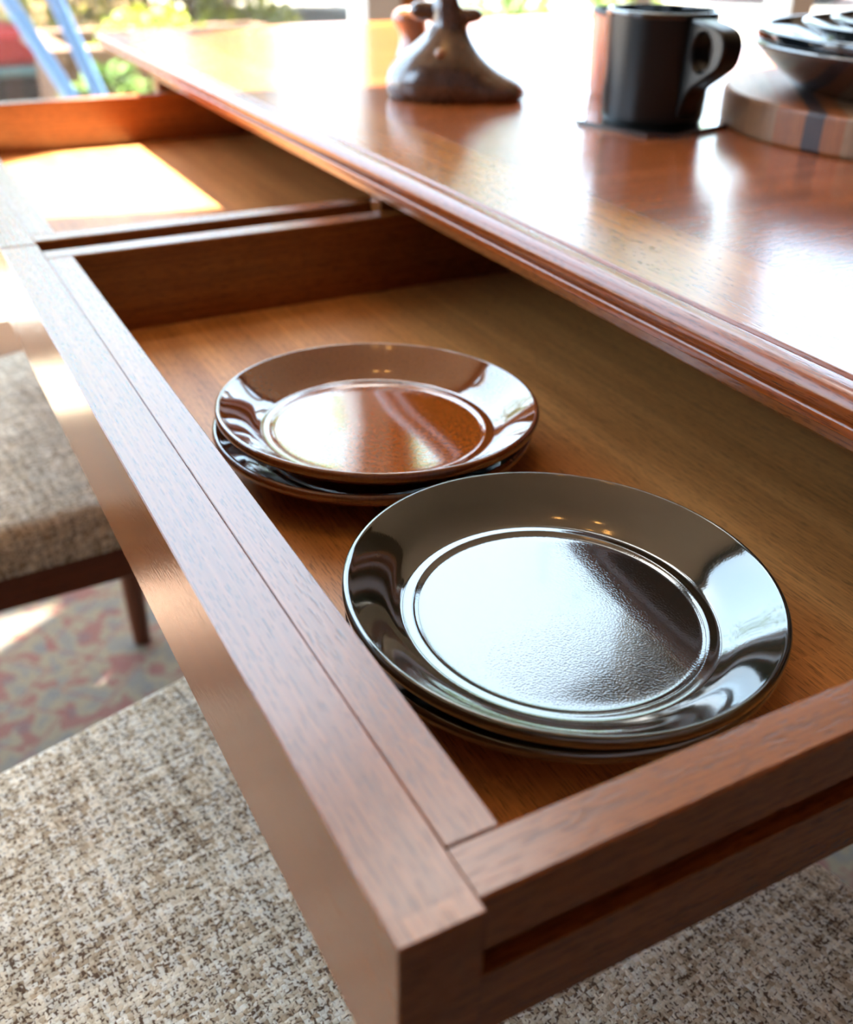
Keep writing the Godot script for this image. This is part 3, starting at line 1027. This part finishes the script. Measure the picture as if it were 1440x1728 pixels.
func build_tabletop_things() -> void:
	var st: SurfaceTool
	# dark tile under the mug
	var at := Vector3(0.5080, TOP, -0.5570)
	var o := thing("coaster", "thin dark square tile with cut corners under the black mug", "coaster", at, 0.25)
	st = mb()
	var poly := PackedVector2Array()
	for q in [[1, 1], [-1, 1], [-1, -1], [1, -1]]:
		var c := Vector2(q[0], q[1]) * 0.050
		var k1 := Vector2(0, -q[1]) * 0.016
		var k2 := Vector2(-q[0], 0) * 0.016
		if q[0] * q[1] > 0: poly.append_array([c + k1, c + k2])
		else: poly.append_array([c + k2, c + k1])
	for k in 8:
		var a := poly[k]
		var b := poly[(k + 1) % 8]
		var n := Vector3((b - a).y, 0, -(b - a).x).normalized()
		if n.dot(Vector3(a.x, 0, a.y)) < 0.0: n = -n
		quad(st, [Vector3(a.x, 0, a.y), Vector3(b.x, 0, b.y), Vector3(b.x, 0.0035, b.y), Vector3(a.x, 0.0035, a.y)], [n, n, n, n], [a, b, b, a])
		tri(st, Vector3(0, 0.0035, 0), Vector3(a.x, 0.0035, a.y), Vector3(b.x, 0.0035, b.y), Vector3.UP, Vector3.UP, Vector3.UP, Vector2.ZERO, a, b)
		tri(st, Vector3.ZERO, Vector3(a.x, 0, a.y), Vector3(b.x, 0, b.y), Vector3.DOWN, Vector3.DOWN, Vector3.DOWN, Vector2.ZERO, a, b)
	obj("tile", st, M.blue_black, o)
	mug("black_mug", "matte black straight-sided mug with pierced tab handle standing on the table", at + Vector3(0, 0.0036, 0), deg_to_rad(-90), 0.0405, 0.0430, 0.081, M.dark_glaze, M.blue_black)
	mug("orange_mug", "orange glazed mug with a dark lip, mostly hidden behind the black mug", Vector3(0.5830, TOP, -0.6860), deg_to_rad(-60), 0.036, 0.0385, 0.072, M.orange_glaze, M.dark_glaze)
	build_board(Vector3(0.700, TOP, -0.450))
	build_figure()

func build_board(at: Vector3) -> void:
	var R := 0.160
	var T := 0.0275
	var o := thing("serving_board", "round striped wooden board with a dark stripe under the stacked dishes", "board", at, 0.0)
	# laminated strips run away from the camera: cut the disc by chords
	var across := Vector2(0.765, 0.642)
	var along := Vector2(-0.642, 0.765)
	var cuts := [-R, -0.072, -0.048, -0.030, -0.012, 0.030, 0.055, 0.085, R]
	var mats := [M.walnut, M.walnut_red, M.walnut, M.walnut_red, M.wenge, M.walnut_red, M.walnut, M.walnut_red]
	cuts = [-R, -0.125, -0.1065, -0.0945, -0.081, -0.05, 0.0, 0.06, R]
	mats = [M.walnut, M.walnut_red, M.wenge, M.walnut_red, M.walnut, M.walnut_red, M.wenge, M.walnut]
	for k in mats.size():
		var a: float = cuts[k]
		var b: float = cuts[k + 1]
		var up := []
		var dn := []
		for i in 13:
			var s: float = lerp(a, b, i / 12.0)
			var h := sqrt(max(0.0, R * R - s * s))
			up.append(across * s + along * h)
			dn.append(across * s - along * h)
		var st := mb()
		var rd := 0.003
		for i in 12:
			var A := [up[i], up[i + 1], dn[i + 1], dn[i]]
			for f in [[T, Vector3.UP, 0.0], [0.0, Vector3.DOWN, 0.0]]:
				var ps := []
				var uv := []
				for v in A:
					var shr: Vector2 = v * ((v.length() - rd) / v.length()) if v.length() > R - 0.001 else v
					ps.append(Vector3(shr.x, f[0], shr.y))
					uv.append(Vector2(v.dot(along), v.dot(across)))
				quad(st, ps, [f[1], f[1], f[1], f[1]], uv)
			for e in [[up[i], up[i + 1]], [dn[i], dn[i + 1]]]:
				var p0: Vector2 = e[0]
				var p1: Vector2 = e[1]
				var n0 := Vector3(p0.x, 0, p0.y).normalized()
				var n1 := Vector3(p1.x, 0, p1.y).normalized()
				var ys := [[0.0, rd, -0.8], [rd, 0.0, 0.0], [T - rd, 0.0, 0.0], [T, rd, 0.8]]
				for q in 3:
					var P := []
					var N := []
					var U := []
					for c in [[p0, n0, q], [p1, n1, q], [p1, n1, q + 1], [p0, n0, q + 1]]:
						var pp: Vector2 = c[0] * ((R - ys[c[2]][1]) / R)
						P.append(Vector3(pp.x, ys[c[2]][0], pp.y))
						N.append((c[1] + Vector3.UP * ys[c[2]][2]).normalized())
						U.append(Vector2(ys[c[2]][0], pp.dot(across) * 3.0))
					quad(st, P, N, U)
		obj("strip", st, mats[k], o)
	var c0 := at + Vector3(0, T, 0)
	var b1 := thing("brown_bowl", "wide dark brown bowl at the bottom of the stack on the round board", "bowl", c0)
	var s1 := mb()
	lathe(s1, bowl_prof(0.143, 0.036, 0.096), 128)
	obj("body", s1, M.umber_glaze, b1)
	var b2 := thing("dark_dish", "wide blue-black dish with a pale lit lip nested in the brown bowl", "dish", c0 + Vector3(0, 0.0135, 0))
	s1 = mb()
	lathe(s1, smooth([Vector2(0, 0.002), Vector2(0.084, 0.002), Vector2(0.090, 0.0), Vector2(0.094, 0.003), Vector2(0.128, 0.017), Vector2(0.139, 0.022), Vector2(0.1415, 0.026), Vector2(0.1415, 0.030), Vector2(0.140, 0.0315), Vector2(0.137, 0.030), Vector2(0.130, 0.024), Vector2(0.100, 0.010), Vector2(0.085, 0.0075), Vector2(0, 0.0075)], 4), 128)
	obj("body", s1, M.blue_black, b2)
	var b3 := thing("small_dish", "small blue-black saucer sitting in the top of the dish stack", "dish", c0 + Vector3(0, 0.0212, 0))
	s1 = mb()
	lathe(s1, bowl_prof(0.106, 0.029, 0.060), 96)
	obj("body", s1, M.blue_black, b3)
	var b4 := thing("small_bowl", "smallest brown bowl nested at the very top of the dish stack", "bowl", c0 + Vector3(0, 0.0275, 0))
	s1 = mb()
	lathe(s1, bowl_prof(0.085, 0.026, 0.044), 96)
	obj("body", s1, M.umber_glaze, b4)

# ---- modelled clay figures by surface nets
func smin(a: float, b: float, k: float) -> float:
	var h: float = clamp(0.5 + 0.5 * (b - a) / k, 0.0, 1.0)
	return lerpf(b, a, h) - k * h * (1.0 - h)

func capsule(p: Vector3, a: Vector3, b: Vector3, ra: float, rb: float) -> float:
	var d := b - a
	var t: float = clamp((p - a).dot(d) / d.length_squared(), 0.0, 1.0)
	return (p - a - d * t).length() - lerpf(ra, rb, t)

func ellipsoid(p: Vector3, c: Vector3, r: Vector3) -> float:
	var q := (p - c) / r
	var k0 := q.length()
	var k1 := ((p - c) / (r * r)).length()
	return k0 * (k0 - 1.0) / max(k1, 1e-6) if k0 > 1e-4 else -min(r.x, min(r.y, r.z))

func nets(st: SurfaceTool, lo: Vector3, hi: Vector3, cell: float, f: Callable) -> void:
	var nx := int((hi.x - lo.x) / cell) + 2
	var ny := int((hi.y - lo.y) / cell) + 2
	var nz := int((hi.z - lo.z) / cell) + 2
	var v := PackedFloat32Array()
	v.resize(nx * ny * nz)
	for k in nz:
		for j in ny:
			for i in nx:
				v[(k * ny + j) * nx + i] = f.call(lo + Vector3(i, j, k) * cell)
	var at := {}
	var E := [[0, 1], [2, 3], [4, 5], [6, 7], [0, 2], [1, 3], [4, 6], [5, 7], [0, 4], [1, 5], [2, 6], [3, 7]]
	for k in nz - 1:
		for j in ny - 1:
			for i in nx - 1:
				var d := []
				var inside := 0
				for c in 8:
					var val := v[((k + (c >> 2)) * ny + j + ((c >> 1) & 1)) * nx + i + (c & 1)]
					d.append(val)
					if val < 0.0: inside += 1
				if inside == 0 or inside == 8: continue
				var s := Vector3.ZERO
				var m := 0
				for e in E:
					if (d[e[0]] < 0.0) != (d[e[1]] < 0.0):
						var t: float = d[e[0]] / (d[e[0]] - d[e[1]])
						var pa := Vector3(e[0] & 1, (e[0] >> 1) & 1, e[0] >> 2)
						var pb := Vector3(e[1] & 1, (e[1] >> 1) & 1, e[1] >> 2)
						s += pa.lerp(pb, t)
						m += 1
				at[(k * ny + j) * nx + i] = lo + (Vector3(i, j, k) + s / m) * cell
	var nor := {}
	for key in at:
		var p: Vector3 = at[key]
		var h := cell * 0.5
		nor[key] = Vector3(f.call(p + Vector3(h, 0, 0)) - f.call(p - Vector3(h, 0, 0)), f.call(p + Vector3(0, h, 0)) - f.call(p - Vector3(0, h, 0)), f.call(p + Vector3(0, 0, h)) - f.call(p - Vector3(0, 0, h))).normalized()
	var S := [1, nx, nx * ny]
	for k in range(1, nz - 1):
		for j in range(1, ny - 1):
			for i in range(1, nx - 1):
				var id := (k * ny + j) * nx + i
				for ax in 3:
					if (v[id] < 0.0) == (v[id + S[ax]] < 0.0): continue
					var b: int = S[(ax + 1) % 3]
					var c: int = S[(ax + 2) % 3]
					var q := [id, id - b, id - b - c, id - c]
					if not (at.has(q[0]) and at.has(q[1]) and at.has(q[2]) and at.has(q[3])): continue
					var U := []
					for x in q: U.append(Vector2(at[x].x + at[x].z * 0.4, at[x].y))
					quad(st, [at[q[0]], at[q[1]], at[q[2]], at[q[3]]], [nor[q[0]], nor[q[1]], nor[q[2]], nor[q[3]]], U)

func build_figure() -> void:
	# local +x = right in the picture, +z towards the camera
	var turn := atan2(-0.55, 0.835)
	var o := thing("clay_animal", "dark brown glazed clay animal lying on the table with two stubby ears", "figurine", Vector3(0.4213, TOP, -0.7276), turn)
	var f := func(p: Vector3) -> float:
		var d := ellipsoid(p, Vector3(-0.014, 0.012, 0.0), Vector3(0.049, 0.034, 0.038))
		d = smin(d, ellipsoid(p, Vector3(0.034, 0.007, 0.0), Vector3(0.029, 0.015, 0.027)), 0.020)
		d = smin(d, capsule(p, Vector3(-0.010, 0.030, 0.0), Vector3(-0.006, 0.058, 0.0), 0.027, 0.0155), 0.020)
		d = smin(d, ellipsoid(p, Vector3(-0.010, 0.074, 0.0), Vector3(0.0120, 0.015, 0.013)), 0.008)
		d = smin(d, ellipsoid(p, Vector3(-0.013, 0.068, -0.014), Vector3(0.011, 0.010, 0.013)), 0.008)
		d = smin(d, ellipsoid(p, Vector3(-0.030, 0.0705, 0.002), Vector3(0.0125, 0.0085, 0.0070)), 0.004)
		d = smin(d, ellipsoid(p, Vector3(0.0105, 0.0680, 0.002), Vector3(0.0125, 0.0065, 0.0065)), 0.004)
		return max(d, -p.y)
	var st := mb()
	nets(st, Vector3(-0.068, -0.003, -0.046), Vector3(0.070, 0.102, 0.046), 0.0023, f)
	obj("body", st, M.figure, o)
	st = mb()
	lathe(st, smooth([Vector2(0.0001, 0.0), Vector2(0.0035, 0.0005), Vector2(0.0045, 0.003), Vector2(0.003, 0.0055), Vector2(0.0, 0.006)], 3), 16)
	var sp := obj("clay_dot", st, M.tan_figure, o)
	sp.position = Vector3(-0.012, 0.0385, 0.0285)
	sp.rotation.x = 0.9
	var b := thing("clay_bird", "small tan clay figure with a narrow neck behind the dark clay animal", "figurine", Vector3(0.4340, TOP, -0.8340), turn)
	st = mb()
	var g := func(p: Vector3) -> float:
		var d := ellipsoid(p, Vector3(0.006, 0.014, 0), Vector3(0.024, 0.022, 0.020))
		d = smin(d, capsule(p, Vector3(0.004, 0.02, 0), Vector3(-0.002, 0.050, 0), 0.017, 0.013), 0.01)
		d = smin(d, ellipsoid(p, Vector3(-0.006, 0.055, 0), Vector3(0.016, 0.011, 0.012)), 0.006)
		return max(d, -p.y)
	nets(st, Vector3(-0.034, -0.003, -0.03), Vector3(0.04, 0.086, 0.03), 0.0028, g)
	obj("body", st, M.tan_figure, b)

# ================================================================ outside
func leaf_mesh(s: float) -> ArrayMesh:
	var st := mb()
	var a := Vector3(0, 0, 0)
	var b := Vector3(s * 0.28, s * 0.06, s * 0.45)
	var c := Vector3(0, 0, s)
	var d := Vector3(-s * 0.28, s * 0.06, s * 0.45)
	tri(st, a, b, c, Vector3.UP, Vector3.UP, Vector3.UP, Vector2.ZERO, Vector2(1, 0), Vector2(1, 1))
	tri(st, a, c, d, Vector3.UP, Vector3.UP, Vector3.UP, Vector2.ZERO, Vector2(1, 1), Vector2(0, 1))
	return st.commit()

func shrub(label: String, at: Vector3, size: Vector3, count: int, leaf: float, c0: Color, c1: Color, flowers := 0.0, fc := Color.WHITE) -> Node3D:
	var o := thing("shrub", label, "shrub", at)
	var st := mb()
	for k in 9:
		var a := rng.randf() * TAU
		var e := Vector3(cos(a) * size.x * 0.6, size.y * (0.6 + 0.3 * rng.randf()), sin(a) * size.z * 0.6)
		tube(st, [Vector3(cos(a), 0, sin(a)) * 0.04, e * Vector3(0.4, 0.5, 0.4), e], [0.012, 0.008, 0.003], 6)
	obj("stem", st, M.stem, o)
	var mm := MultiMesh.new()
	mm.transform_format = MultiMesh.TRANSFORM_3D
	mm.use_colors = true
	mm.mesh = leaf_mesh(leaf)
	mm.instance_count = count
	for i in count:
		var d := Vector3(rng.randfn(), rng.randfn(), rng.randfn()).normalized() * pow(rng.randf(), 0.4)
		var fy := rng.randf()
		var ring := Vector2(d.x, d.z).normalized() * pow(rng.randf(), 0.4) * (1.0 - 0.75 * pow(absf(fy - 0.4) / 0.6, 3.0))
		var p := Vector3(ring.x * size.x, size.y * fy, ring.y * size.z)
		p += Vector3(sin(p.y * 9.0 + at.x * 5.0), 0, cos(p.y * 7.0)) * size.x * 0.12
		var bs := Basis(Vector3.UP, rng.randf() * TAU) * Basis(Vector3.RIGHT, rng.randf_range(-1.2, 0.8))
		mm.set_instance_transform(i, Transform3D(bs.scaled(Vector3.ONE * rng.randf_range(0.6, 1.2)), p))
		var c := c0.lerp(c1, rng.randf())
		if rng.randf() < flowers: c = fc
		mm.set_instance_color(i, c)
	var mi := MultiMeshInstance3D.new()
	mi.name = "foliage"
	mi.multimesh = mm
	mi.material_override = M.leaf
	mi.set_meta("kind", "stuff")
	o.add_child(mi)
	return o

func tree(label: String, at: Vector3, h: float, r: Vector3, count: int) -> void:
	var o := thing("tree", label, "tree", at)
	var st := mb()
	var top := h - r.y * 2.0
	tube(st, [Vector3.ZERO, Vector3(0.03, top * 0.6, 0.02), Vector3(-0.02, top + r.y * 0.6, 0), Vector3(0.0, h - 0.3, 0.0)], [0.075, 0.055, 0.035, 0.01], 10)
	obj("trunk", st, M.stem, o)
	for k in 7:
		st = mb()
		var a := TAU * k / 7.0 + rng.randf()
		var y0 := top + r.y * rng.randf_range(0.1, 1.0)
		var e := Vector3(cos(a) * r.x * 0.7, y0 + r.y * 0.55, sin(a) * r.z * 0.7)
		tube(st, [Vector3(0, y0, 0), Vector3(0, y0, 0).lerp(e, 0.5) + Vector3(0, 0.06, 0), e], [0.028, 0.018, 0.006], 7)
		obj("branch", st, M.stem, o)
	var mm := MultiMesh.new()
	mm.transform_format = MultiMesh.TRANSFORM_3D
	mm.use_colors = true
	mm.mesh = leaf_mesh(0.10)
	mm.instance_count = count
	for i in count:
		var cl := float(i % 11)
		var cc := Vector3(cos(cl * 2.4) * r.x * 0.6, top + r.y * (0.25 + 1.5 * fposmod(cl * 0.37, 1.0)), sin(cl * 2.4) * r.z * 0.6)
		var d := Vector3(rng.randfn(), rng.randfn(), rng.randfn()) * r * 0.26
		var bs := Basis(Vector3.UP, rng.randf() * TAU) * Basis(Vector3.RIGHT, rng.randf_range(-1.2, 0.8))
		mm.set_instance_transform(i, Transform3D(bs.scaled(Vector3.ONE * rng.randf_range(0.7, 1.3)), cc + d))
		mm.set_instance_color(i, Color(0.20, 0.32, 0.06).lerp(Color(0.42, 0.50, 0.14), rng.randf()))
	var mi := MultiMeshInstance3D.new()
	mi.name = "foliage"
	mi.multimesh = mm
	mi.material_override = M.leaf
	mi.set_meta("kind", "stuff")
	o.add_child(mi)

func build_car(label: String, at: Vector3, turn: float, paint: Material) -> void:
	var o := thing("car", label, "car", at, turn)
	var st := mb()
	var side := smooth([Vector2(-2.0, 0.25), Vector2(-2.05, 0.55), Vector2(-1.95, 0.85), Vector2(-1.2, 0.95), Vector2(-0.6, 1.38), Vector2(0.5, 1.42), Vector2(1.25, 1.0), Vector2(1.95, 0.88), Vector2(2.05, 0.55), Vector2(2.0, 0.25)], 3)
	extrude(st, side, -0.85, 0.85, PackedVector2Array(), 0.06)
	obj("car_body", st, paint, o)
	for s in [-1.0, 1.0]:
		st = mb()
		var gl := PackedVector2Array([Vector2(-1.05, 0.98), Vector2(-0.55, 1.32), Vector2(0.45, 1.34), Vector2(1.05, 1.0)])
		extrude(st, gl, 0.846 * s, 0.858 * s)
		obj("side_window", st, M.dark_glass, o)
		for x in [-1.25, 1.25]:
			st = mb()
			lathe(st, smooth([Vector2(0, -0.1), Vector2(0.29, -0.1), Vector2(0.32, -0.07), Vector2(0.32, 0.07), Vector2(0.29, 0.1), Vector2(0, 0.1)], 3), 28)
			var wh := obj("wheel", st, M.tyre, o)
			wh.position = Vector3(x, 0.32, 0.80 * s)
			wh.rotation.x = PI / 2
		st = mb()
		box(st, Vector3(2.0, 0.60, 0.55 * s - 0.16), Vector3(2.07, 0.72, 0.55 * s + 0.16), 0.01, 2)
		obj("tail_lamp", st, M.lamp_red, o)
	st = mb()
	box(st, Vector3(2.0, 0.36, -0.8), Vector3(2.09, 0.50, 0.8), 0.03, 2)
	obj("bumper", st, M.strip_blue if paint == M.car_grey else M.black, o)

func build_outside() -> void:
	var st := mb()
	box(st, Vector3(-30, -0.20, -40), Vector3(40, -0.06, WZ - 0.14), 0.001, 0, Vector2.ZERO)
	struct("ground", st, M.pavement)
	st = mb()
	box(st, Vector3(-2.5, -0.08, -12.0), Vector3(2.9, -0.03, -3.0), 0.01, 0, Vector2.ZERO)
	var bed := obj("flower_bed", st, M.soil)
	tag(bed, "strip of brown soil and low growth outside the window behind the table", "soil bed", "", "structure")
	# sunlit shrubs, yellow green
	shrub("yellow-green shrub in the sun at the upper left behind the two blue poles", Vector3(1.02, -0.04, -5.9), Vector3(0.42, 2.0, 0.4), 5200, 0.07, Color(0.11, 0.14, 0.006), Color(0.26, 0.23, 0.006))
	shrub("yellow-green shrub in the sun behind the far left corner of the table", Vector3(1.70, -0.04, -6.1), Vector3(0.55, 2.3, 0.45), 6400, 0.07, Color(0.12, 0.15, 0.006), Color(0.28, 0.25, 0.006), 0.02, Color(0.8, 0.25, 0.1))
	shrub("yellow-green shrub beside the grey car, left of the white post", Vector3(2.12, -0.04, -6.4), Vector3(0.36, 2.1, 0.42), 5200, 0.07, Color(0.10, 0.14, 0.008), Color(0.22, 0.23, 0.010))
	shrub("low bright green plant growing in front of the wooden planter", Vector3(0.80, -0.04, -4.0), Vector3(0.22, 0.37, 0.16), 1100, 0.06, Color(0.05, 0.13, 0.012), Color(0.14, 0.22, 0.04))
	shrub("green shrub across the sunny paving above the clay animal", Vector3(5.75, -0.06, -9.0), Vector3(0.75, 0.8, 0.5), 2600, 0.09, Color(0.16, 0.34, 0.03), Color(0.45, 0.58, 0.08))
	shrub("green shrub across the sunny paving left of the black mug", Vector3(6.75, -0.06, -8.6), Vector3(0.42, 0.75, 0.45), 2000, 0.09, Color(0.20, 0.38, 0.03), Color(0.50, 0.60, 0.08))
	tree("slim tree outside beyond the far edge of the table, behind the clay animal", Vector3(3.1, -0.06, -6.1), 4.2, Vector3(1.1, 1.4, 0.9), 7000)
	tree("taller spreading tree outside to the right, behind the black mug", Vector3(5.1, -0.06, -6.3), 6.0, Vector3(1.0, 1.9, 1.0), 5000)
	tree("broad tree outside at the left, beyond the far drawer and the wooden planter", Vector3(0.55, -0.06, -8.2), 4.9, Vector3(2.0, 1.7, 1.2), 3600)
	shrub("tall pale green hedge bush far outside at the left, behind the yellow-green shrubs", Vector3(0.2, -0.06, -9.0), Vector3(1.3, 3.2, 0.7), 6000, 0.13, Color(0.16, 0.26, 0.05), Color(0.36, 0.44, 0.12))
	# raised planter of pine boards
	var p := thing("wooden_planter", "pale wooden planter box in the sun outside, behind the blue poles", "planter", Vector3(0.70, -0.03, -4.55))
	for b in [["rim_board", Vector3(0.0, 0.37, 0.28), Vector3(0.95, 0.42, 0.36)], ["rim_board", Vector3(0.0, 0.37, -0.36), Vector3(0.95, 0.42, -0.28)], ["rim_board", Vector3(-0.06, 0.371, -0.36), Vector3(0.02, 0.421, 0.36)], ["rim_board", Vector3(0.93, 0.371, -0.36), Vector3(1.01, 0.421, 0.36)], ["side_board", Vector3(0.02, 0.02, 0.29), Vector3(0.93, 0.19, 0.32)], ["side_board", Vector3(0.02, 0.20, 0.29), Vector3(0.93, 0.37, 0.32)], ["side_board", Vector3(-0.02, 0.0, -0.32), Vector3(0.01, 0.37, 0.32)], ["side_board", Vector3(0.94, 0.0, -0.32), Vector3(0.97, 0.37, 0.32)], ["side_board", Vector3(0.02, 0.0, -0.32), Vector3(0.93, 0.37, -0.29)]]:
		st = mb()
		box(st, b[1], b[2], 0.004, 0 if b[2].x - b[1].x > 0.5 else 2)
		obj(b[0], st, M.pine, p)
	shrub("leafy plant growing inside the wooden planter box", Vector3(1.1, 0.05, -4.55), Vector3(0.34, 0.42, 0.22), 900, 0.06, Color(0.22, 0.30, 0.03), Color(0.42, 0.46, 0.05))
	# dark box with a red lid
	var c := thing("storage_box", "low dark storage box with a red lid outside at the far left", "box", Vector3(0.48, -0.06, -5.6), 0.1)
	st = mb()
	box(st, Vector3(-0.7, 0.0, -0.25), Vector3(0.36, 0.20, 0.25), 0.02, 0)
	obj("body", st, M.black, c)
	st = mb()
	box(st, Vector3(-0.71, 0.20, -0.26), Vector3(0.36, 0.245, 0.26), 0.01, 0)
	obj("rim", st, M.teal, c)
	st = mb()
	box(st, Vector3(-0.71, 0.245, -0.26), Vector3(0.30, 0.40, 0.26), 0.03, 0)
	obj("lid", st, M.red, c)
	# crossed blue poles
	var a := thing("folding_trestle", "pale blue trestle with two slanting legs outside the window at upper left", "trestle", Vector3(0.44, -0.06, -2.62))
	for q in [[Vector3(-0.19, 0.86, 0.0), Vector3(0.24, 0.0, 0.0)], [Vector3(-0.06, 0.86, -0.03), Vector3(0.22, 0.0, -0.03)]]:
		st = mb()
		tube(st, [q[0], q[1]], [0.018, 0.018], 16)
		obj("leg", st, M.blue, a)
	st = mb()
	tube(st, [Vector3(-0.3, 0.86, -0.015), Vector3(0.1, 0.86, -0.015)], [0.018, 0.018], 16)
	obj("crossbar", st, M.blue, a)
	# parked cars
	build_car("grey car parked outside, seen left of the white post", Vector3(4.0, -0.06, -10.9), deg_to_rad(-100), M.car_grey)
	build_car("red car parked across the paving above the black mug", Vector3(9.2, -0.06, -10.4), deg_to_rad(-35), M.car_red)
